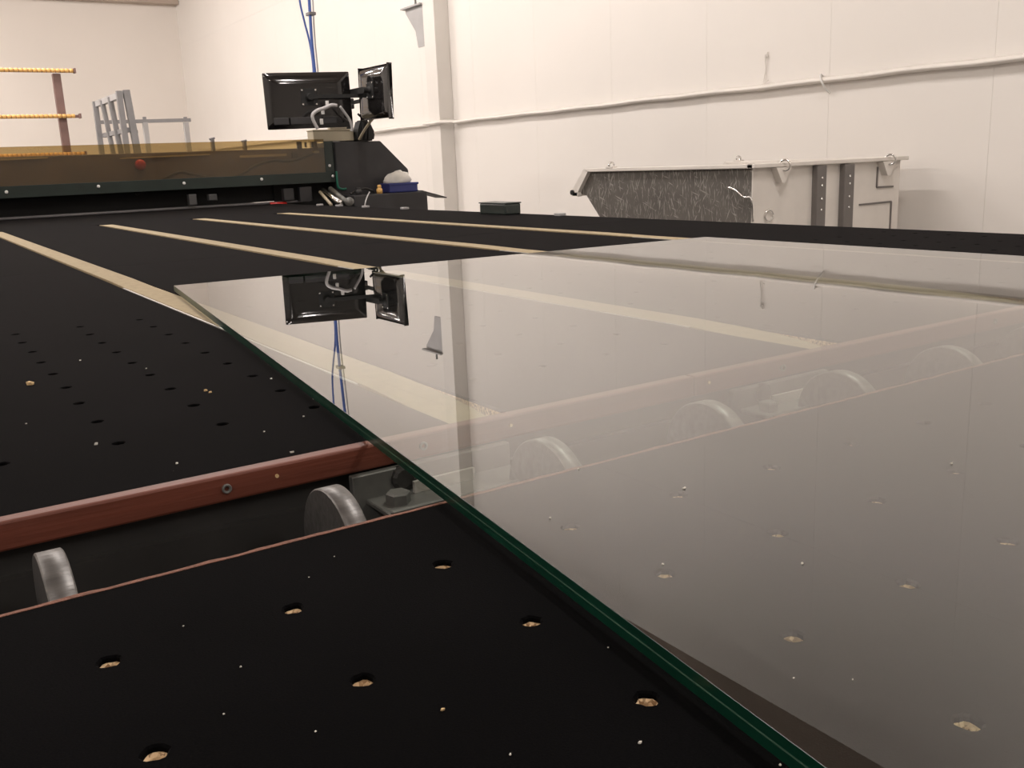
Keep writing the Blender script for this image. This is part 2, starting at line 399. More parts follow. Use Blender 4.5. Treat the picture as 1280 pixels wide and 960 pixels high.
# ------------------------------------------------------------------ ceiling lamps (the room's light)
def ceiling_lamp(x, y, first=[None]):
    z = ZT-0.22
    lab = 'long twin-tube strip lamp hanging under the roof'
    t = thing('strip_lamp', lab, 'lamp', (x, y, z), 'strip lamps under the roof')
    bm = B(); box(bm, (x-0.09, y-0.8, z), (x+0.09, y+0.8, z+0.06), 0.01); obj('housing', bm, M['white'], t)
    for s in (-1, 1):
        bm = B(); cyl(bm, (x+s*0.05, y-0.75, z-0.02), (x+s*0.05, y+0.75, z-0.02), 0.014, 10); obj('tube', bm, M['tube'], t, True)
        bm = B(); cyl(bm, (x, y+s*0.6, z+0.06), (x, y+s*0.6, ZT+0.07), 0.006, 6); obj('hanger', bm, M['zinc'], t)
    ld = bpy.data.lights.new('strip_lamp_light', 'AREA'); ld.shape = 'RECTANGLE'; ld.size = 0.16; ld.size_y = 1.5
    ld.energy = LAMP_POWER; ld.color = LAMP_COLOR
    ld.size = 0.10
    for s in (-1, 1):                                # light leaves both slanted sides of the reflector
        lo = bpy.data.objects.new('lamp_light', ld); COL.objects.link(lo); lo.parent = t
        lo.location = (s*0.075, 0, -0.05); lo.rotation_euler = (0, -s*math.radians(45), 0)
    return t
for x, y in LAMPS: ceiling_lamp(x, y)

# ------------------------------------------------------------------ cutting table
TX0, TX1, TY0, TY1 = -0.62, 2.57, -0.30, 8.3
GY0, GY1 = 0.607, 0.779                          # slot across the table
BELTX = [0.469, 0.999, 1.496, 1.990]; BW = 0.056
table = thing('cutting_table', 'long glass cutting table topped with black felt and tan conveyor belts', 'table', (1.0, 4.0, 0.0))
HR = 0.0058; FT = 0.0035; BT = 0.022
def deck(x0, x1, y0, y1, xs, ys, name, lab=None):
    """felt-covered board with air holes: returns board object, felt is its child"""
    bmf, bmb = B(), B(); z = FELT; zb = z-FT; z2 = z-BT
    hs = [(hx, hy) for hx in xs for hy in ys if x0+0.02 < hx < x1-0.02 and y0+0.02 < hy < y1-0.02]
    def quad(bm, ps):
        bm.faces.new([bm.verts.new(Vector(p)) for p in ps])
    ex = sorted(set(hx for hx, _ in hs)); ey = sorted(set(hy for _, hy in hs))
    H = 0.018
    def cuts(lo, hi, c): 
        r = [lo]
        for v in c: r += [v-H, v+H]
        return r+[hi]
    cx, cy = cuts(x0, x1, ex), cuts(y0, y1, ey); hset = set(hs)
    for i in range(len(cx)-1):
        for j in range(len(cy)-1):
            a, b, c, d = cx[i], cx[i+1], cy[j], cy[j+1]
            hole = (i % 2 == 1 and j % 2 == 1)
            if not hole:
                quad(bmf, [(a, c, z), (b, c, z), (b, d, z), (a, d, z)]); continue
            mx, my = (a+b)/2+random.uniform(-.001, .001), (c+d)/2+random.uniform(-.001, .001); n = 16
            rr = [HR*random.uniform(0.86, 1.1) for _ in range(n)]
            ang = [2*math.pi*k/n for k in range(n)]
            def sq(t):
                cc, ss = math.cos(t), math.sin(t); s = H/max(abs(cc), abs(ss)); return ((a+b)/2+cc*s, (c+d)/2+ss*s)
            out = [bmf.verts.new((*sq(t), z)) for t in ang]
            lip = [bmf.verts.new((mx+math.cos(t)*(r+0.0012), my+math.sin(t)*(r+0.0012), z)) for t, r in zip(ang, rr)]
            inn = [bmf.verts.new((mx+math.cos(t)*r, my+math.sin(t)*r, z-0.0012)) for t, r in zip(ang, rr)]
            low = [bmf.verts.new((mx+math.cos(t)*r, my+math.sin(t)*r, zb)) for t, r in zip(ang, rr)]
            for A, Bq in ((out, lip), (lip, inn), (inn, low)):
                for k in range(n): bmf.faces.new((A[k], A[(k+1) % n], Bq[(k+1) % n], Bq[k]))
            # ragged chipboard bore and plug of swarf
            bt = [bmb.verts.new((mx+math.cos(t)*(r+0.0006), my+math.sin(t)*(r+0.0006), zb+0.0006)) for t, r in zip(ang, rr)]
            b1 = [bmb.verts.new((mx+math.cos(t)*r*random.uniform(.7, .98), my+math.sin(t)*r*random.uniform(.7, .98), zb-0.002)) for t, r in zip(ang, rr)]
            b2 = [bmb.verts.new((mx+math.cos(t)*r*random.uniform(.7, .98), my+math.sin(t)*r*random.uniform(.7, .98), zb-0.006)) for t, r in zip(ang, rr)]
            b3 = [bmb.verts.new((mx+math.cos(t)*r*.9, my+math.sin(t)*r*.9, z2)) for t, r in zip(ang, rr)]
            for A, Bq in ((bt, b1), (b1, b2), (b2, b3)):
                for k in range(n): bmb.faces.new((A[k], A[(k+1) % n], Bq[(k+1) % n], Bq[k]))
            bmb.faces.new(b3)
    for bm, za, zc in ((bmf, z, zb), (bmb, zb, z2)):
        for (p, q) in (((x0, y0), (x1, y0)), ((x1, y0), (x1, y1)), ((x1, y1), (x0, y1)), ((x0, y1), (x0, y0))):
            quad(bm, [(p[0], p[1], zc), (q[0], q[1], zc), (q[0], q[1], za), (p[0], p[1], za)])
    quad(bmb, [(x0, y0, z2), (x0, y1, z2), (x1, y1, z2), (x1, y0, z2)])
    board = obj(name, bmb, M['chip'], table)
    obj('felt', bmf, M['felt'], board)
    return board
nx = [0.064+0.101*k for k in range(-6, 25)]
ny = [0.112+0.0985*k for k in range(-3, 5)]      # rows at 0.31, 0.41, 0.505
fx = [0.055+0.1005*k for k in range(-6, 25)]
fy = [0.953+0.1035*k for k in range(0, 9)]
near = deck(TX0, TX1, TY0, GY0-0.004, nx, ny, 'near_board')
edges = [TX0]+[e for b in BELTX for e in (b-BW/2-0.006, b+BW/2+0.006)]+[TX1]
YJ, YE = 2.93, 5.62
for i in range(0, len(edges), 2):
    deck(edges[i], edges[i+1], GY1+0.017, YJ-0.001, fx, fy, 'deck_board')
    deck(edges[i], edges[i+1], YJ+0.001, YE-0.001, [], [], 'deck_board')
deck(TX0, TX1, YE+0.001, TY1, [], [], 'deck_board')
# cut plywood edge of the near board (rough), red rail beyond the slot
bm = B(); x = TX0; prev = None
n = 300
for i in range(n+1):
    x = TX0+(TX1-TX0)*i/n; j = random.uniform(-.0006, .0006)
    cur = [bm.verts.new(v) for v in ((x, GY0-0.0045, FELT-0.022), (x, GY0-0.0045+j*0.5, FELT+0.0004), (x, GY0+j, FELT+0.0002+j*0.4), (x, GY0, FELT-0.022))]
    if prev:
        for k in range(4): bm.faces.new((prev[k], prev[(k+1) % 4], cur[(k+1) % 4], cur[k]))
    prev = cur
bmesh.ops.recalc_face_normals(bm, faces=bm.faces)
obj('edge_strip', bm, M['redcut'], near)
xj = onz(846, 471, FELT-0.004).x
for xa, xb_ in ((TX0, xj-0.001), (xj+0.001, TX1)):
    bm = B(); box(bm, (xa, GY1, FELT-0.0225), (xb_, GY1+0.0165, FELT+0.0012), 0.0022, seg=2)
    rail = obj('plywood_rail', bm, M['red'], table)
    for sx in ([ony(283, 609, GY1).x, ony(528, 548, GY1).x, 0.02] if xa == TX0 else [ony(978, 464, GY1).x, 1.35, 1.75]):
        c = Vector((sx, GY1-0.0008, FELT-0.0105))
        if not xa < sx < xb_: continue
        bm = B(); lathe(bm, c, (0, -1, 0), [(-0.002, 0.0042), (0.0012, 0.0042), (0.0016, 0.0034), (0.0012, 0.0022), (-0.001, 0.002)], 16)
        obj('screw', bm, M['zinc'], rail)
    for sx in ([ony(346, 595, GY1).x, ony(638, 522, GY1).x] if xa == TX0 else [ony(886, 483, GY1).x]):
        if not xa < sx < xb_: continue
        bm = B(); lathe(bm, (sx, GY1-0.0006, FELT-0.009), (0, -1, 0), [(-0.002, 0.0016), (0.0008, 0.0016), (0.0006, 0.0008)], 10)
        obj('plug', bm, M['straw'], rail)
# slot trough
bm = B()
box(bm, (TX0, GY1+0.012, FELT-0.17), (TX1, GY1+0.02, FELT-0.0226)); box(bm, (TX0, GY0-0.03, FELT-0.178), (TX1, GY1+0.02, FELT-0.17)); box(bm, (TX0, GY0-0.03, FELT-0.17), (TX1, GY0-0.02, FELT-0.0226))
box(bm, (TX0, GY1+0.002, FELT-0.17), (TX1, GY1+0.012, FELT-0.046))
obj('slot_trough', bm, M['steel'], table)
# rollers in the slot
WR, WY, WZ = 0.055, 0.681, FELT+0.0030-0.055
def roller(x, src=[None]):
    bm = B(); lathe(bm, (0, 0, 0), (1, 0, 0), [(-0.009, WR-0.006), (-0.009, WR-0.0012), (-0.008, WR), (0.008, WR), (0.009, WR-0.0012), (0.009, WR-0.006)], 48)
    o = obj('roller', bm, M['wheel'], table, False)
    for p in o.data.polygons: p.use_smooth = abs(p.normal.x) < 0.5
    bm = B(); lathe(bm, (0, 0, 0), (1, 0, 0), [(-0.0088, WR-0.006), (-0.005, WR-0.009), (-0.005, 0.018), (-0.0105, 0.016), (-0.0105, 0.006)], 48)
    f = obj('roller_face', bm, M['wheeld']); f.parent = o
    bm = B(); cyl(bm, (-0.03, 0, 0), (0.03, 0, 0), 0.006, 10); h = obj('axle', bm, M['zinc']); h.parent = o
    o.matrix_parent_inverse = Matrix.Translation(-Vector(table.location)); o.location = (x, WY, WZ)
    return o
r0 = roller(0.059)
for x in (0.265, 0.472, 0.674, 0.880, 1.085, 1.29, 1.495, 1.70, 1.905, 2.11, 2.315, -0.145, -0.35):
    c = r0.copy(); COL.objects.link(c); c.location = (x, WY, WZ)
    for ch in r0.children:
        d = ch.copy(); COL.objects.link(d); d.parent = c
# galvanised brackets in the slot
for bx_ in (0.318, 0.80):
    bm = B(); box(bm, (bx_, GY1-0.008, FELT-0.075), (bx_+0.17, GY1+0.001, FELT-0.0235), 0.001, seg=1)
    box(bm, (bx_+0.012, GY1-0.06, FELT-0.052), (bx_+0.17, GY1-0.006, FELT-0.047), 0.001, seg=1)
    box(bm, (bx_+0.012, GY1-0.063, FELT-0.062), (bx_+0.17, GY1-0.058, FELT-0.043), 0.001, seg=1)
    bk = obj('slot_bracket', bm, M['zinc'], table)
    bm = B(); lathe(bm, (bx_+0.032, GY1-0.034, FELT-0.047), (0, 0, 1), [(-0.002, 0.0115), (0.009, 0.0115), (0.0105, 0.010)], 6); obj('nut', bm, M['zinc'], bk)
    bm = B(); lathe(bm, (bx_+0.05, GY1-0.008, FELT-0.034), (0, -1, 0), [(-0.003, 0.012), (0.004, 0.012), (0.006, 0.009)], 12); obj('bolt', bm, M['steel'], bk)
    bm = B(); box(bm, (bx_+0.055, GY1-0.022, FELT-0.047), (bx_+0.12, GY1-0.018, FELT-0.036)); obj('flange', bm, M['strip'], bk)
# belts in their slots
for k, xb_ in enumerate(BELTX):
    bm = B(); prev = None
    prof = [(GY1+0.020, -0.012), (GY1+0.05, -0.009), (GY1+0.085, -0.005), (GY1+0.13, -0.002), (GY1+0.19, 0.0), (GY1+0.28, 0.0018), (2.30, 0.0018), (2.5, 0.0035), (5.50, 0.0035), (5.57, 0.001), (5.615, -0.010)]
    for y, dz in prof:
        wv = 0.0
        cur = [bm.verts.new((xb_+s*BW/2+wv, y, FELT+dz+t)) for s, t in ((-1, -0.006), (-1, -0.0006), (-0.94, 0), (0.94, 0), (1, -0.0006), (1, -0.006))]
        if prev:
            for j in range(6): bm.faces.new((prev[j], prev[(j+1) % 6], cur[(j+1) % 6], cur[j]))
        prev = cur
    bmesh.ops.recalc_face_normals(bm, faces=bm.faces)
    bo = obj('belt', bm, M['belt'], table)
    bm = B(); box(bm, (xb_-BW/2-0.0055, 1.02, FELT-0.012), (xb_-BW/2-0.0025, 2.32, FELT+0.0015)); obj('guide_strip', bm, M['strip'], bo)
    bm = B(); box(bm, (xb_-BW/2-0.006, GY1+0.017, FELT-0.05), (xb_+BW/2+0.006, YE, FELT-0.036)); obj('slot_floor', bm, M['steel'], bo)
# base frame
bm = B()
for (xa, ya, xe, ye) in ((TX0+0.1, TY0+0.15, TX1-0.05, TY0+0.2), (TX0+0.1, TY1-0.2, TX1-0.05, TY1-0.15), (TX0+0.1, TY0+0.2, TX0+0.15, TY1-0.2), (TX1-0.1, TY0+0.2, TX1-0.05, TY1-0.2)):
    box(bm, (xa, ya, FELT-0.30), (xe, ye, FELT-0.18))
obj('base_frame', bm, M['steel'], table)
for xa in (TX0+0.1, TX1-0.18):
    for ya in (TY0+0.12, 2.4, 5.0, TY1-0.25):
        bm = B(); box(bm, (xa, ya, 0), (xa+0.12, ya+0.12, FELT-0.30)); obj('leg', bm, M['steel'], table)
bm = B(); box(bm, (TX1-0.012, TY0, FELT-0.18), (TX1, GY0-0.03, FELT-0.0225)); box(bm, (TX1-0.012, GY1+0.021, FELT-0.18), (TX1, TY1, FELT-0.0225)); obj('side_apron', bm, M['steel'], table)
bm = B(); box(bm, (TX0, TY0+0.15, FELT-0.18), (TX1-0.013, GY0-0.031, FELT-0.15)); box(bm, (TX0, GY1+0.021, FELT-0.18), (TX1-0.013, TY1, FELT-0.15)); obj('underframe', bm, M['steel'], table)
# small pale stop blocks on the far rim
for (px, py) in ((400, 258.5), (424, 257.5), (457, 259), (506, 264), (700, 270)):
    c = onz(px, py, FELT+0.008); c.x = min(c.x, TX1-0.03)
    c = Vector((TX1-0.03, (TX1-0.03)/ray(px, py).x*ray(px, py).y, FELT))
    bm = B(); box(bm, (c.x-0.018, c.y-0.022, FELT+0.0002), (c.x+0.018, c.y+0.022, FELT+0.012), 0.002); obj('edge_stop', bm, M['greyl'], table)

# ------------------------------------------------------------------ laminated glass sheet
ZG = FELT+0.0034; TP = 0.0056; TI = 0.0010
GT = ZG+2*TP+TI
A0 = onz(217, 357, GT); A1 = onz(560, 610.5, GT); dl = (A1-A0)
nearp = A0+dl*((A0.y+0.28)/(A0.y-A1.y))
C0 = onz(862, 297.5, GT); far_d = (onz(840, 300, GT)-A0)
XR = onz(1180, 314, GT).x
farR = A0+far_d*((XR-A0.x)/far_d.x)
quadp = [(nearp.x, nearp.y), (XR, -0.28), (farR.x, farR.y), (A0.x, A0.y)]
sheet = thing('glass_sheet', 'large clear laminated glass sheet with green edges lying on the table', 'glass sheet', (1.1, 0.9, ZG))
def pane(name, z0, z1, topmat, bottom, arris):
    bm = B(); c = Vector((sum(p[0] for p in quadp)/4, sum(p[1] for p in quadp)/4, 0))
    def ring(z, inset):
        out = []
        n = 4
        for i in range(n):
            p = Vector((*quadp[i], 0)); a = (Vector((*quadp[i-1], 0))-p).normalized(); b = (Vector((*quadp[(i+1) % n], 0))-p).normalized()
            out.append(bm.verts.new(p+(a+b)*inset+Vector((0, 0, z))))
        return out
    r0 = ring(z0, arris if bottom else 0); r1 = ring(z0+(arris if bottom else 0), 0) if bottom else r0
    r2 = ring(z1-(0 if bottom else arris), 0); r3 = ring(z1, 0 if bottom else arris) if not bottom else r2
    def band(a, b):
        for k in range(4): f = bm.faces.new((a[k], a[(k+1) % 4], b[(k+1) % 4], b[k])); f.material_index = 1
    if bottom: band(r0, r1); band(r1, r2)
    else: band(r0, r2); band(r2, r3)
    f = bm.faces.new(r3 if not bottom else r0[::-1]); f.material_index = 0
    return obj(name, bm, [topmat, M['gedge']], sheet)
pane('upper_pane', ZG+TP+TI, GT, M['glass'], False, 0.0002)
pane('lower_pane', ZG, ZG+TP, M['glassb'], True, 0.0002)
bm = B(); r = []
for z in (ZG+TP, ZG+TP+TI): r.append([bm.verts.new((p[0], p[1], z)) for p in quadp])
for k in range(4): bm.faces.new((r[0][k], r[0][(k+1) % 4], r[1][(k+1) % 4], r[1][k]))
obj('interlayer', bm, M['gmid'], sheet)

# ------------------------------------------------------------------ chips on felt and glass
def chip(px, py, size, kind, z=FELT):
    size *= 0.62 if kind != 'wood' else 0.85
    p = onz(px, py, z); bm = B()
    a = random.uniform(0, 3.14); n = random.choice((4, 5)); 
    pts = [Vector((math.cos(a+2*math.pi*k/n)*size*random.uniform(.5, 1.2), math.sin(a+2*math.pi*k/n)*size*random.uniform(.35, .9), 0)) for k in range(n)]
    prism(bm, [q+p+Vector((0, 0, 0.0001)) for q in pts], (0, 0, size*0.7))
    for v in bm.verts:
        if v.co.z > p.z+size*0.3: v.co += Vector((random.uniform(-.3, .3)*size, random.uniform(-.3, .3)*size, random.uniform(-.2, .3)*size))
    o = obj('glass_chip' if kind != 'wood' else 'wood_crumb', bm, M['straw'] if kind == 'wood' else M['shard'])
    if kind == 'wood': tag(o, 'tiny tan wood crumb lying loose on the black felt', 'wood crumb', 'wood crumbs on the felt')
    elif z > FELT+0.005: tag(o, 'tiny pale glass chip lying on the glass sheet', 'glass chip', 'chips on the glass sheet')
    else: tag(o, 'tiny pale glass chip lying on the black felt', 'glass chip', 'chips on the felt')
for px, py, s, kd in ((39, 481, .0055, 'wood'), (257, 489, .0028, 'wood'), (263, 491, .0026, 'wood'), (553, 888, .0016, 'wood'), (301, 834, .0013, 'chip'),
                      (280, 893, .0010, 'chip'), (394, 915, .0010, 'chip'), (638, 944, .0012, 'chip'), (800, 929, .0016, 'chip'), (931, 908, .0010, 'chip'),
                      (975, 957, .0014, 'chip'), (760, 810, .0008, 'chip'), (229, 783, .0009, 'chip'), (386, 722, .0010, 'chip'), (418, 696, .0009, 'chip'),
                      (365, 566, .0030, 'chip'), (221, 580, .0024, 'chip'), (393, 499, .0034, 'chip'), (339, 474, .0026, 'chip'), (380, 521, .0022, 'chip'),
                      (330, 540, .0022, 'chip'), (100, 451, .0026, 'chip'), (183, 461, .0026, 'chip'), (33, 530, .0022, 'chip'), (120, 556, .0040, 'chip'), (300, 372, .0020, 'chip')):
    chip(px, py, s, kd)
for px, py, s in ((855, 611, .0022), (1003, 705, .0018), (688, 648, .0014), (723, 587, .0016), (1190, 580, .0022), (1066, 850, .0012), (992, 848, .0008), (829, 706, .0014)):
    chip(px, py, s, 'chip', GT)
# dark tub on the far rim
c = Vector((TX1-0.06, (TX1-0.06)/ray(625, 264).x*ray(625, 264).y, FELT)); h = onx(625, 252.5, c.x).z-FELT
wv = abs(onx(609, 260, c.x).y-onx(641, 260, c.x).y)/2
tb = thing('plastic_tub', 'small dark green plastic tub standing on the far rim of the table', 'tub', (c.x, c.y, FELT+0.0002))
bm = B(); prev = None
box(bm, (c.x-0.045, c.y-wv, FELT+0.0003), (c.x+0.045, c.y+wv, FELT+h-0.006), 0.006); obj('body', bm, M['dgreen'], tb)
bm = B(); box(bm, (c.x-0.048, c.y-wv-0.003, FELT+h-0.006), (c.x+0.048, c.y+wv+0.003, FELT+h), 0.002); obj('lid', bm, M['dgreen'], tb)

# ------------------------------------------------------------------ tipping skip by the wall
def zc(v): return CZ+v
SX0, SX1, SY0 = 3.782, 5.0, 3.53
skip = thing('tipping_skip', 'grey steel tipping skip with a scratched side standing by the white wall', 'skip', (4.4, 4.1, 0))
sprof = [(3.53, -0.085), (4.89, -0.085), (5.02, -0.222), (4.93, -0.235), (4.32, -0.85), (3.53, -0.85)]
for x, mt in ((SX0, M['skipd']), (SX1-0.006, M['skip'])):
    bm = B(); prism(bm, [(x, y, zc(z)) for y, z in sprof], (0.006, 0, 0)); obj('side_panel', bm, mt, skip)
bm = B(); box(bm, (SX0, SY0-0.008, zc(-0.85)), (SX1, SY0, zc(-0.085))); ep = obj('end_panel', bm, M['skip'], skip)
bm = B()
for (a, b) in (((5.02, -0.222), (4.93, -0.235)), ((4.93, -0.235), (4.32, -0.85)), ((4.32, -0.85), (3.53, -0.85))):
    prism(bm, [(SX0+0.006, a[0], zc(a[1])), (SX0+0.006, b[0], zc(b[1])), (SX0+0.006, b[0]-0.004, zc(b[1])+0.006), (SX0+0.006, a[0]-0.004, zc(a[1])+0.006)], (SX1-SX0-0.012, 0, 0))
obj('floor_panel', bm, M['skip'], skip)
# rim: folded flange along both sides, the end and down the spout
for x0, x1 in ((SX0-0.028, SX0+0.008), (SX1-0.008, SX1+0.028)):
    bm = B(); box(bm, (x0, SY0-0.03, zc(-0.09)), (x1, 4.90, zc(-0.068)), 0.004)
    prism(bm, [(x0, 4.90, zc(-0.068)), (x0, 4.915, zc(-0.068)), (x0, 5.045, zc(-0.205)), (x0, 5.045, zc(-0.238)), (x0, 4.99, zc(-0.243)), (x0, 4.99, zc(-0.222)), (x0, 4.88, zc(-0.094))], (x1-x0, 0, 0))
    obj('rim', bm, M['skip'], skip)
bm = B(); box(bm, (SX0-0.028, SY0-0.045, zc(-0.09)), (SX1+0.028, SY0+0.01, zc(-0.068)), 0.004); obj('rim', bm, M['skip'], skip)
bm = B(); box(bm, (SX0-0.028, 4.985, zc(-0.24)), (SX1+0.028, 5.045, zc(-0.215)), 0.003); obj('spout_lip', bm, M['skip'], skip)
bm = B(); cyl(bm, (SX0-0.04, 5.035, zc(-0.217)), (SX0-0.02, 5.035, zc(-0.217)), 0.016, 12); obj('pivot_pin', bm, M['blackm'], skip)
M['skiprib'] = mat('skip_dark_channel', (0.17, 0.155, 0.145), 0.5, var=0.1)
for x0, x1 in ((4.236, 4.312), (4.462, 4.546)):
    bm = B(); box(bm, (x0, SY0-0.045, zc(-0.85)), (x1, SY0-0.008, zc(-0.095)), 0.003, seg=1); rb = obj('channel_rib', bm, M['skiprib'], skip)
    for zz in (-0.16, -0.20, -0.27, -0.33):
        bm = B(); lathe(bm, ((x0+x1)/2, SY0-0.045, zc(zz)), (0, -1, 0), [(-0.002, 0.007), (0.003, 0.007), (0.005, 0.004)], 8); obj('bolt', bm, M['chrome'], rb)
for x in (3.965, 4.84):
    bm = B(); prism(bm, [(x-0.055, SY0-0.05, zc(-0.092)), (x+0.06, SY0-0.05, zc(-0.092)), (x+0.015, SY0-0.05, zc(-0.17)), (x-0.01, SY0-0.05, zc(-0.17))], (0, 0.042, 0))
    lg = obj('lifting_lug', bm, M['skip'], skip)
    bm = B(); ringmesh(bm, (x, SY0-0.055, zc(-0.082)), (1, 0.45, 0), 0.028, 0.006); obj('lifting_ring', bm, M['chrome'], lg, True)
for x, y in ((SX0-0.01, 4.66), (SX1+0.01, 4.80)):
    bm = B(); box(bm, (x-0.02, y-0.03, zc(-0.07)), (x+0.02, y+0.03, zc(-0.06))); lg = obj('lifting_lug', bm, M['skip'], skip)
    bm = B(); ringmesh(bm, (x, y, zc(-0.052)), (0.3, 1, 0), 0.016, 0.006); obj('lifting_ring', bm, M['chrome'], lg, True)
bm = B(); ringmesh(bm, (3.896, SY0-0.018, zc(-0.335)), (0.1, 1, 0), 0.028, 0.004); obj('pull_ring', bm, M['chrome'], skip, True)
bm = B(); tube(bm, [(SX0-0.008, SY0+0.16, zc(-0.185)), (SX0-0.012, SY0+0.10, zc(-0.20)), (SX0-0.016, SY0+0.035, zc(-0.235)), (SX0-0.012, SY0-0.012, zc(-0.245)), (SX0-0.004, SY0-0.016, zc(-0.36))], 0.006, 7); obj('latch_chain', bm, M['chrome'], skip, True)
bm = B()
for a, b in (((4.64, -0.325), (4.929, -0.323)), ((4.929, -0.323), (4.929, -0.62)), ((4.572, -0.35), (4.572, -0.62)), ((4.79, -0.12), (4.79, -0.235)), ((4.79, -0.235), (4.94, -0.237))):
    bar(bm, (a[0], SY0-0.011, zc(a[1])), (b[0], SY0-0.011, zc(b[1])), 0.006, 0.010)
obj('latch_rod', bm, M['skiprib'], skip)
bm = B(); box(bm, (SX0+0.12, 3.6, zc(-0.95)), (SX0+0.26, 4.6, zc(-0.85))); box(bm, (SX1-0.26, 3.6, zc(-0.95)), (SX1-0.12, 4.6, zc(-0.85))); obj('fork_pocket', bm, M['skip'], skip)
for x in (SX0+0.19, SX1-0.19):
    for y in (3.7, 4.5):
        bm = B(); lathe(bm, (x-0.025, y, 0.1), (1, 0, 0), [(0, 0.1), (0.05, 0.1)], 20); box(bm, (x-0.04, y-0.05, 0.17), (x+0.04, y+0.05, 0.2)); obj('castor', bm, M['blackm'], skip)

# ------------------------------------------------------------------ cutting bridge across the table
BY = 7.20
bridge = thing('cutting_bridge', 'long cutting bridge with brown see-through cover spanning the felt table', 'bridge', (1.4, 7.4, 0))
BX0 = -0.95
bm = B(); box(bm, (BX0, 7.30, zc(-0.10)), (3.03, 7.60, zc(0.160)), 0.004); beam = obj('beam', bm, M['beam'], bridge)
bm = B(); box(bm, (BX0, 7.42, zc(-0.235)), (3.045, 7.50, zc(-0.10))); box(bm, (2.60, 7.40, zc(-0.6)), (3.05, 7.42, zc(-0.10))); obj('dark_backing', bm, M['blackm'], bridge)  # black sheets added behind the gap so the space under the bridge stays dark
bm = B(); box(bm, (BX0, 7.262, zc(-0.2495)), (2.84, 7.30, zc(-0.234)), 0.004); obj('guide_rail', bm, M['rail'], bridge)
bm = B(); box(bm, (BX0, BY, zc(-0.03)), (2.965, BY+0.005, zc(0.222))); obj('acrylic_cover', bm, M['acryl'], bridge)
bm = B(); box(bm, (BX0, BY-0.003, zc(-0.108)), (3.04, BY+0.012, zc(-0.029)), 0.002); ls = obj('lower_strip', bm, M['acrylg'], bridge)
bm = B(); box(bm, (2.965, BY-0.003, zc(-0.03)), (3.04, BY+0.012, zc(0.205)), 0.002); obj('corner_strip', bm, M['acrylg'], bridge)
bm = B(); box(bm, (BX0, BY+0.012, zc(-0.10)), (3.03, 7.30, zc(-0.09))); obj('tray', bm, M['blackm'], bridge)
for px, py in ((8, 240), (123, 233), (230, 229), (327, 224), (416, 220), (412, 207)):
    c = ony(px, py, BY-0.003)
    bm = B(); lathe(bm, c, (0, -1, 0), [(-0.002, 0.011), (0.004, 0.011), (0.008, 0.007)], 12); obj('screw', bm, M['white'], ls)
ec = [(3.042, 0.200), (3.436, 0.196), (3.671, -0.036), (3.671, -0.245), (3.042, -0.245)]
bm = B(); prism(bm, [(x, BY-0.03, zc(z)) for x, z in ec], (0, 0.46, 0)); bmesh.ops.bevel(bm, geom=bm.edges[:], offset=0.005, segments=2, affect='EDGES'); obj('end_cover', bm, M['black'], bridge)
bm = B(); box(bm, (3.06, 6.92, 0.02), (3.70, BY-0.04, zc(-0.212)), 0.008); obj('carriage', bm, M['black'], bridge)
bm = B(); box(bm, (3.06, BY-0.03, 0.0), (3.66, 7.62, zc(-0.25)), 0.005); obj('pedestal', bm, M['black'], bridge)
bm = B(); box(bm, (BX0-0.5, 7.15, 0.0), (BX0-0.005, 7.62, zc(0.2)), 0.01); obj('end_tower', bm, M['black'], bridge)
c = ony(175, 206, 7.29)
bm = B(); lathe(bm, (c.x, 7.30, c.z), (0, -1, 0), [(0, 0.03), (0.02, 0.03), (0.021, 0.038), (0.036, 0.036), (0.044, 0.02)], 18); obj('stop_button', bm, M['redp'], bridge, True)
pts = [ony(x, y, 7.27) for x, y in ((170, 243), (190, 233), (222, 216), (240, 218), (262, 222), (295, 221), (318, 208), (340, 201), (365, 201), (392, 192))]
bm = B(); tube(bm, pts, 0.011, 8); obj('trailing_cable', bm, M['cabled'], bridge, True)
for (x0, y0), (x1, y1), h in (((300, 196), (358, 193.5), 0.018), ((150, 198), (262, 193), 0.010), ((0, 199.5), (60, 197), 0.012)):
    a, b = ony(x0, y0, 7.292), ony(x1, y1, 7.292); bm = B(); bar(bm, a, b, 0.012, h); obj('label_rail', bm, M['beige'], bridge)
a = ony(395, 190, 7.28); bm = B(); obox(bm, a, (1, 0, 0), (0, 1, 0), (0, 0, 1), 0.022, 0.015, 0.008); obj('sensor', bm, M['beige'], bridge)
for x, y, w_, h_ in ((374, 182, .018, .03), (382, 181, .006, .02), (390, 181, .006, .02), (368, 194, .02, .02)):
    a = ony(x, y, 7.285); bm = B(); obox(bm, a, (1, 0, 0), (0, 1, 0), (0, 0, 1), w_, 0.012, h_, 0.002); obj('terminal_block', bm, M['black'], bridge)
for px, py in ((265, 172), (305, 175)):          # clamps on top of the beam
    a = ony(px, py, 7.55); bm = B(); box(bm, (a.x-0.012, 7.53, zc(0.159)), (a.x+0.012, 7.57, a.z-0.014), 0.004); cyl(bm, (a.x-0.022, 7.55, a.z-0.012), (a.x+0.02, 7.55, a.z-0.004), 0.008, 8); obj('cable_clamp', bm, M['rail'], bridge)
for x0, y0, x1, y1, mt in ((234, 243, 245, 256, 'skirtgrey'), (259, 243, 270, 250, 'skirtgrey'), (372, 234, 389, 256, 'black'), (352, 236, 366, 250, 'black')):
    a, b = ony(x0, y0, 7.24), ony(x1, y1, 7.24)
    bm = B(); box(bm, (a.x, 7.20, max(b.z, zc(-0.245))), (b.x, 7.26, min(a.z, zc(-0.1005))), 0.004); obj('cutting_head' if mt == 'black' else 'sensor_block', bm, M[mt], bridge)
a, b = ony(338, 255.5, 7.24), ony(358, 254.5, 7.24)
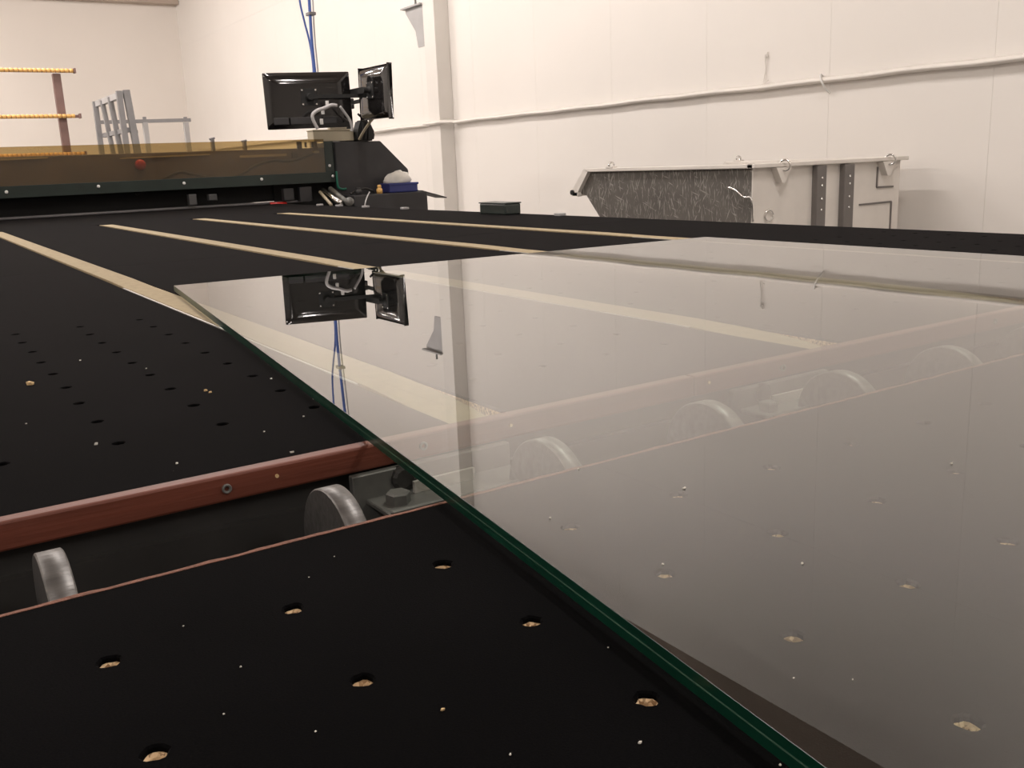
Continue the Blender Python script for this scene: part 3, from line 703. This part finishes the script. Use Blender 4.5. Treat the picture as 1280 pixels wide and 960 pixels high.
bm = B(); cyl(bm, a, b, 0.016, 10); obj('red_ferrule', bm, M['redp'], bridge, True)
pts = [ony(x, y, BY-0.05) for x, y in ((420.5, 214), (421.5, 226), (423, 234), (428, 236.5), (433, 236))]
bm = B(); tube(bm, pts, 0.009, 8); obj('release_handle', bm, M['green'], bridge, True)
for (x0, y0, x1, y1, r_, mt) in ((404, 238, 426, 254, .020, 'chrome'), (413, 236, 433, 252, .020, 'zinc'), (400, 240, 414, 256, .012, 'beige')):
    bm = B(); cyl(bm, ony(x0, y0, 7.15), ony(x1, y1, 6.86), r_, 10); obj('piston_rod', bm, M[mt], bridge, True)
c = ony(434, 252, 6.86); bm = B(); lathe(bm, c, (0.3, -1, 0), [(0, 0.03), (0.03, 0.034), (0.05, 0.026)], 14); obj('rod_end', bm, M['zinc'], bridge, True)

# things on the carriage
ZT2 = zc(-0.212)+0.0005
a, b = ony(487, 243, 6.98), ony(523, 232, 6.98)
bb = thing('storage_box', 'blue plastic box on the black carriage with a white cloth on top', 'box', ((a.x+b.x)/2, 7.05, ZT2))
bm = B(); box(bm, (a.x, 6.97, ZT2), (b.x-0.01, 7.13, ZT2+0.072), 0.01); obj('body', bm, M['blue'], bb)
bm = B(); box(bm, (a.x-0.006, 6.964, ZT2+0.058), (b.x-0.004, 7.136, ZT2+0.075), 0.004); obj('rim', bm, M['blue'], bb)
bm = B(); bmesh.ops.create_uvsphere(bm, u_segments=20, v_segments=12, radius=1.0)
cx = (a.x+b.x)/2-0.015
for v in bm.verts:
    n = 1+0.12*math.sin(v.co.x*6+v.co.y*4)+0.08*math.sin(v.co.y*9+v.co.z*7)
    v.co = Vector((cx+v.co.x*0.11*n, 7.05+v.co.y*0.07*n, ZT2+0.076+max(0.0, v.co.z*0.07*n+0.018)))
tag(obj('cleaning_cloth', bm, M['cloth'], smooth=True), 'crumpled white cloth heaped on the blue box', 'cloth')
a, b = ony(529, 238.5, 7.05), ony(557, 247.5, 6.95)
bm = B(); prism(bm, [(3.66, 6.93, ZT2), (3.66, 7.15, ZT2), (3.72, 7.15, ZT2+0.006), (b.x, 7.12, b.z), (b.x, 6.93, b.z)], (0, 0, 0.008))
tag(obj('clip_tray', bm, M['black']), 'thin black tray sloping down off the carriage end', 'tray')
for px, py, r_, mt, lab in ((450, 236, .022, 'rail', 'black spray nozzle standing on the carriage by a hose'), (476, 231, .02, 'redp', 'small orange bottle on the carriage beside the blue box')):
    c = ony(px, py, 6.97); bm = B()
    lathe(bm, (c.x, 7.0, ZT2), (0, 0, 1), [(0, r_*1.2), (0.035, r_*1.2), (0.045, r_*0.6), (0.05, r_*0.8), (max(0.055, c.z-ZT2), r_*0.7)], 14)
    tag(obj('nozzle' if mt == 'rail' else 'bottle', bm, M['black'] if mt == 'rail' else M['orange'], smooth=True), lab, 'nozzle' if mt == 'rail' else 'bottle')
pts = [Vector((ony(440, 238, 6.97).x, 7.0, ZT2+0.010)), Vector((ony(450, 234, 6.97).x, 7.04, ZT2+0.03)), Vector((ony(462, 235, 6.97).x, 7.06, ZT2+0.045)), Vector((ony(470, 234, 6.97).x, 7.05, ZT2+0.025)), Vector((ony(474, 240, 6.97).x, 7.07, ZT2+0.010))]
bm = B(); tube(bm, pts, 0.009, 8); tag(obj('black_hose', bm, M['cabled'], smooth=True), 'short black hose curled on the carriage top', 'hose')
bm = B(); tube(bm, [ony(462, 240, 6.90), ony(459, 246, 6.88), ony(457, 252, 6.85), ony(456, 258, 6.84)], 0.005, 7); tag(obj('thin_wire', bm, M['cable'], smooth=True), 'thin grey wire drooping from the carriage toward the table rim', 'wire')

# ------------------------------------------------------------------ monitors
def monitor(name, label, c, r, u, W, H, vents=True):
    """seen from the back: c centre of bezel, r right, u up, n towards the viewer"""
    r = Vector(r).normalized(); u = Vector(u).normalized(); u = (u-r*u.dot(r)).normalized(); n = r.cross(u).normalized(); c = Vector(c)
    t = thing(name, label, 'monitor', c-u*H/2)
    bm = B(); obox(bm, c, r, u, n, W/2, H/2, 0.011, 0.009, 4); obj('bezel', bm, M['blackg'], t, True)
    bm = B(); obox(bm, c-n*0.0112, r, u, n, W/2-0.012, H/2-0.012, 0.0008); obj('screen', bm, M['screen'], t)
    bm = B(); rings = []
    for d, iw, ih in ((0.010, 0.004, 0.004), (0.016, 0.012, 0.010), (0.028, 0.035, 0.03), (0.036, 0.075, 0.06), (0.038, 0.12, 0.085)):
        hw, hh = W/2-iw, H/2-ih; k = 0.02; q = []
        for sx, sy in ((1, 1), (-1, 1), (-1, -1), (1, -1)):
            for a0 in (0, 1, 2):
                ang = {(1, 1): 0, (-1, 1): 90, (-1, -1): 180, (1, -1): 270}[(sx, sy)]+a0*45
                q.append(bm.verts.new(c+n*d+r*(sx*(hw-k)+k*math.cos(math.radians(ang)))+u*(sy*(hh-k)+k*math.sin(math.radians(ang)))))
        rings.append(q)
    for a, b in zip(rings, rings[1:]):
        for k in range(12): bm.faces.new((a[k], a[(k+1) % 12], b[(k+1) % 12], b[k]))
    bm.faces.new(rings[-1]); bmesh.ops.recalc_face_normals(bm, faces=bm.faces)
    sh = obj('back_shell', bm, M['blackg'], t, True)
    bm = B(); obox(bm, c+n*0.0415+u*0.02, r, u, n, 0.06, 0.06, 0.003, 0.001); vp = obj('mount_plate', bm, M['blackm'], t)
    for sx in (-1, 1):
        for sy in (-1, 1):
            p = c+n*0.0442+u*(0.02+sy*0.05)+r*sx*0.05
            bm = B(); lathe(bm, p, n, [(-0.001, 0.008), (0.003, 0.008), (0.006, 0.005)], 10); obj('screw', bm, M['chrome'], vp)
    if vents:
        for x0, x1 in ((-0.43, -0.26), (-0.24, 0.12), (0.14, 0.3)):
            bm = B(); obox(bm, c+n*0.036+r*W*(x0+x1)/2-u*H*0.36, r, u, n, W*(x1-x0)/2, 0.025, 0.006, 0.003); obj('vent_panel', bm, M['black'], t)
    return t, c, r, u, n
MY = 6.97
tl, tr, brr, bl = ony(330, 93, MY+0.06), ony(437, 88, MY-0.06), ony(440, 160, MY-0.06), ony(332, 161, MY+0.06)
c1 = (tl+tr+brr+bl)/4; r1 = ((tr-tl)+(brr-bl)); u1 = ((tl-bl)+(tr-brr))
m1, c1, r1, u1, n1 = monitor('monitor', 'wide black monitor seen squarely from behind above the bridge end', c1, r1, u1, r1.length/2, u1.length/2)
MX = 3.20
tl, tr, brr, bl = onx(454, 88, MX), onx(491.6, 81, MX-0.02), onx(484, 145, MX-0.02), onx(450, 149, MX)
c2 = (tl+tr+brr+bl)/4; r2 = ((tr-tl)+(brr-bl)); u2 = ((tl-bl)+(tr-brr))
m2, c2, r2, u2, n2 = monitor('monitor', 'black monitor turned sideways on, its back bulge facing the other monitor', c2, r2, u2, r2.length/2, u2.length/2, False)
arm = thing('monitor_stand', 'black twin-arm monitor stand clamped on top of the bridge end', 'stand', (3.24, 7.35, zc(0.2)))
bm = B(); box(bm, (3.19, 7.28, zc(0.2005)), (3.33, 7.42, zc(0.215)), 0.003); obj('foot', bm, M['blackm'], arm)
bm = B(); cyl(bm, (3.25, 7.35, zc(0.21)), (3.25, 7.35, zc(0.62)), 0.022, 14); obj('pole', bm, M['blackm'], arm)
zq = c1.z+0.0
bm = B(); box(bm, (3.205, 7.30, zq-0.04), (3.295, 7.40, zq+0.04), 0.008); obj('clamp', bm, M['blackm'], arm)
p1a = c1+n1*0.075+u1*0.02
# arms reach round the back of each display
for tgt, nn, uu in ((c1, n1, u1), (c2, n2, u2)):
    e = tgt+nn*0.085+uu*0.02
    bm = B()
    if tgt is c1:
        k1 = Vector((3.16, MY-0.19, e.z)); bar(bm, e, k1, 0.02, 0.026); bar(bm, k1, (3.22, MY+0.02, zq), 0.02, 0.026); bar(bm, (3.22, MY+0.02, zq), (3.25, 7.32, zq), 0.02, 0.026)
    else:
        bar(bm, e, (3.10, 7.02, e.z), 0.022, 0.045); bar(bm, (3.10, 7.02, e.z), (3.25, 7.32, zq), 0.022, 0.04)
    obj('arm', bm, M['blackm'], arm)
    bm = B(); lathe(bm, e, -nn, [(-0.012, 0.022), (0.02, 0.022), (0.039, 0.03)], 14); obj('swivel', bm, M['blackm'], arm)
a = ony(457, 165, 7.05)
bm = B(); prism(bm, [(3.235, 7.14, zc(0.1985)), (3.37, 7.14, zc(0.1985)), (3.385, 7.14, zc(0.26)), (3.345, 7.14, zc(0.345)), (3.27, 7.14, zc(0.36)), (3.24, 7.14, zc(0.28))], (0, 0.12, 0)); bmesh.ops.bevel(bm, geom=bm.edges[:], offset=0.012, segments=2, affect='EDGES')
for dx in (0.0, 0.03, 0.06): tube(bm, [(3.26+dx, 7.135, zc(0.21)), (3.27+dx*.8, 7.12, zc(0.28)), (3.27+dx, 7.11, zc(0.36)), (3.22+dx, 7.08, zc(0.40))], 0.009, 7)
tag(obj('cable_bundle', bm, M['blackm']), 'black knot of cables on the bridge end under the sideways monitor', 'cables')
# beige junction box with open lid
a, b = ony(395, 176, 7.17), ony(446, 160.5, 7.17)
jb = thing('junction_box', 'beige junction box on the bridge below the wide monitor', 'box', ((a.x+b.x)/2, 7.25, zc(0.2)))
zt = zc(0.205)
bm = B(); box(bm, (a.x, 7.215, zt), (b.x-0.01, 7.34, b.z-0.012), 0.004); obj('body', bm, M['beige'], jb)
bm = B(); box(bm, (a.x-0.003, 7.212, b.z-0.012), (b.x-0.007, 7.345, b.z-0.002), 0.003); obj('lid', bm, M['beige'], jb)
bm = B(); box(bm, (a.x+0.02, 7.30, zc(0.16)), (a.x+0.06, 7.36, zt)); box(bm, (b.x-0.08, 7.30, zc(0.16)), (b.x-0.04, 7.36, zt)); obj('foot', bm, M['beige'], jb)
q0, q1 = ony(412, 158, 7.22), ony(433, 160, 7.22)
bm = B(); box(bm, (q0.x, 7.21, b.z-0.002), (q1.x, 7.27, q0.z+0.01), 0.006); obj('hatch', bm, M['beige'], jb)
# pale grey cables
def cable(name, pix, r_, mt, lab, Y0, Y1=None):
    Y1 = Y1 if Y1 is not None else Y0; n = len(pix)
    bm = B(); tube(bm, [ony(x, y, Y0+(Y1-Y0)*i/(n-1)) for i, (x, y) in enumerate(pix)], r_, 8)
    return tag(obj(name, bm, M[mt], smooth=True), lab, 'cable')
cable('display_cable', [(397, 161), (391.5, 150), (391, 143), (397, 138), (406, 135), (414, 131.5), (421, 132)], 0.013, 'cable', 'pale grey cable looping up from the beige box to the wide monitor', 6.77, 6.77)
cable('display_cable', [(425, 133), (431, 141), (437, 150), (440, 160), (439, 164)], 0.010, 'cable', 'pale grey cable falling straight from the wide monitor behind the beige box', 6.77, 6.79)
cable('power_cable', [(473, 127), (474, 136), (470, 144), (463, 152), (456, 162), (449, 174)], 0.010, 'beige', 'tan cable hanging from the sideways monitor', 6.62, 7.08)
for px, py in ((403.5, 139.5), (409, 129.5), (402, 152)):
    c = ony(px, py, 6.82); bm = B(); obox(bm, c, (1, 0, 0), (0, 1, 0), (0, 0, 1), 0.011, 0.008, 0.02, 0.003)
    bar(bm, c, c+n1*-0.05, 0.006)
    tag(obj('cable_tie', bm, M['white']), 'small white cable clip on the back of the wide monitor', 'clip', 'white cable clips')
# blue cables from the roof
def hang(name, pix, Y, r_, mt, lab, top):
    P = [ony(x, y, Y) for x, y in pix]; P = [Vector(p) for p in P]
    T0, P0 = Vector(top), P[0]; P = [T0.lerp(P0, k/9) for k in range(9)]+P; bm = B(); tube(bm, P, r_, 8, 4)
    return tag(obj(name, bm, M[mt], smooth=True), lab, 'cable')
cp = ony(388, 0, 7.42)
hang('data_cable', [(386.5, 0), (388, 25), (390, 55), (393, 85), (396, 120), (399, 160)], 7.42, 0.012, 'cableb', 'thick blue cable hanging straight from the roof behind the wide monitor', (cp.x+0.08, 7.46, ZT+0.02))
hang('data_cable', [(374.5, 0), (380, 25), (387.5, 55), (391.5, 85), (393, 120), (396, 160)], 7.46, 0.008, 'cableb', 'thin blue cable swinging out from the roof beside the thick one', (cp.x-0.12, 7.52, ZT+0.02))
hang('supply_cable', [(391, 0), (392, 25), (394, 55), (397, 85), (400, 120), (402, 160)], 7.50, 0.006, 'cable', 'pale grey supply cable hanging beside the thick blue cable', (cp.x+0.16, 7.54, ZT+0.02))
c = ony(388.5, 17, 7.42); bm = B(); obox(bm, c+Vector((0.008, 0.02, 0)), (1, 0, 0), (0, 1, 0), (0, 0, 1), 0.028, 0.04, 0.012, 0.004)
tag(obj('cable_clamp', bm, M['rail']), 'dark clamp binding the hanging blue cables together', 'clamp')

# ------------------------------------------------------------------ racks at the back
RY = 13.0
rack = thing('roller_rack', 'brown steel rack with orange roller rails near the back wall', 'rack', (1.6, RY+0.1, 0))
pa, pb = ony(70.5, 92, RY), ony(80, 185, RY)
for x in (pa.x, -0.6):
    bm = B(); box(bm, (x-0.045, RY, 0.02), (x+0.045, RY+0.09, pa.z), 0.004); obj('post', bm, M['brown'], rack)
    bm = B(); box(bm, (x-0.06, RY-0.35, 0.0), (x+0.06, RY+0.6, 0.06), 0.004); obj('foot', bm, M['brown'], rack)
    bm = B(); bar(bm, (x, RY+0.5, 0.06), (x, RY+0.09, pa.z-0.9), 0.05); obj('brace', bm, M['brown'], rack)
for (xe, ye) in ((92, 88.5), (99, 145), (106, 192)):
    e = ony(xe, ye, RY-0.05); x0 = -0.9
    bm = B(); box(bm, (x0, RY-0.03, e.z-0.02), (e.x, RY+0.0, e.z+0.015)); rl = obj('roller_rail', bm, M['brown'], rack)
    bm = B(); n = int((e.x-x0)/0.05)
    for k in range(n):
        x = x0+0.03+k*0.05; lathe(bm, (x, RY-0.055, e.z), (1, 0, 0), [(-0.023, 0.014), (-0.018, 0.024), (0.018, 0.024), (0.023, 0.014)], 8)
    ro = obj('rollers', bm, M['orange'], rl, True); ro['kind'] = 'stuff'
    bm = B(); box(bm, (e.x, RY-0.09, e.z-0.028), (e.x+0.02, RY+0.0, e.z+0.028)); obj('end_stop', bm, M['brown'], rl)
# grey A-frame glass rack
fr = thing('glass_rack', 'grey painted steel glass rack with upright posts and pegs', 'rack', (2.5, 12.6, 0))
n0 = ony(152, 116, 11.8); FX = n0.x
f0 = onx(121, 129, FX)
YN, YFR = n0.y, f0.y
def post(x, y, ztop, wdt, lean=0.0):
    bm = B(); bar(bm, (x+lean, y, 0.05), (x, y, ztop), wdt, wdt, (0, 1, 0)); return obj('post', bm, M['grey'], fr)
post(FX-0.03, YN, n0.z+0.02, 0.06, 0.02); post(FX+0.05, YN, n0.z+0.03, 0.07, 0.12)
post(FX-0.02, YFR, f0.z+0.02, 0.06, 0.0); 
ym = (YN*0.62+YFR*0.38); post(FX-0.02, ym, (n0.z*0.62+f0.z*0.38), 0.055, 0.14)
ym2 = (YN*0.3+YFR*0.7); post(FX-0.02, ym2, (n0.z*0.3+f0.z*0.7), 0.05, 0.16)
bm = B(); bar(bm, (FX, YN+0.05, n0.z-0.02), (FX, YFR-0.05, n0.z-0.02), 0.06, 0.07); obj('top_beam', bm, M['greyl'], fr)
bm = B(); bar(bm, (FX+0.03, YN, zc(0.52)), (FX+0.03, YFR, zc(0.52)), 0.05); obj('rung', bm, M['grey'], fr)
bm = B(); box(bm, (FX-0.35, YN-0.1, 0.0), (FX+0.45, YN+0.0, 0.08)); box(bm, (FX-0.35, YFR, 0.0), (FX+0.45, YFR+0.1, 0.08)); box(bm, (FX-0.03, YN, 0.0), (FX+0.05, YFR, 0.08)); obj('base', bm, M['grey'], fr)
for px, py in ((160, 121), (170, 165)):
    p = ony(px, py, YN-0.02); bm = B(); cyl(bm, (FX+0.04, YN, p.z), (p.x+0.02, YN, p.z), 0.016, 8); lathe(bm, (p.x, YN, p.z), (1, 0, 0), [(-0.02, 0.028), (0.02, 0.028)], 10); obj('peg', bm, M['cabled'], fr)
# low railing behind
RLY = 13.6
rr = thing('safety_railing', 'grey steel railing beside the glass rack', 'railing', (3.2, RLY, 0))
a, b = ony(120, 153, RLY), ony(238, 150, RLY)
bm = B(); bar(bm, a, (b.x, RLY, b.z), 0.05, 0.045); obj('top_rail', bm, M['grey'], rr)
for px in (181, 232):
    p = ony(px, 152, RLY); bm = B(); box(bm, (p.x-0.03, RLY-0.03, 0), (p.x+0.03, RLY+0.03, p.z-0.01)); obj('post', bm, M['greyl'], rr)
    bm = B(); box(bm, (p.x-0.02, RLY-0.02, p.z), (p.x+0.02, RLY+0.02, p.z+0.06)); obj('cap', bm, M['grey'], rr)
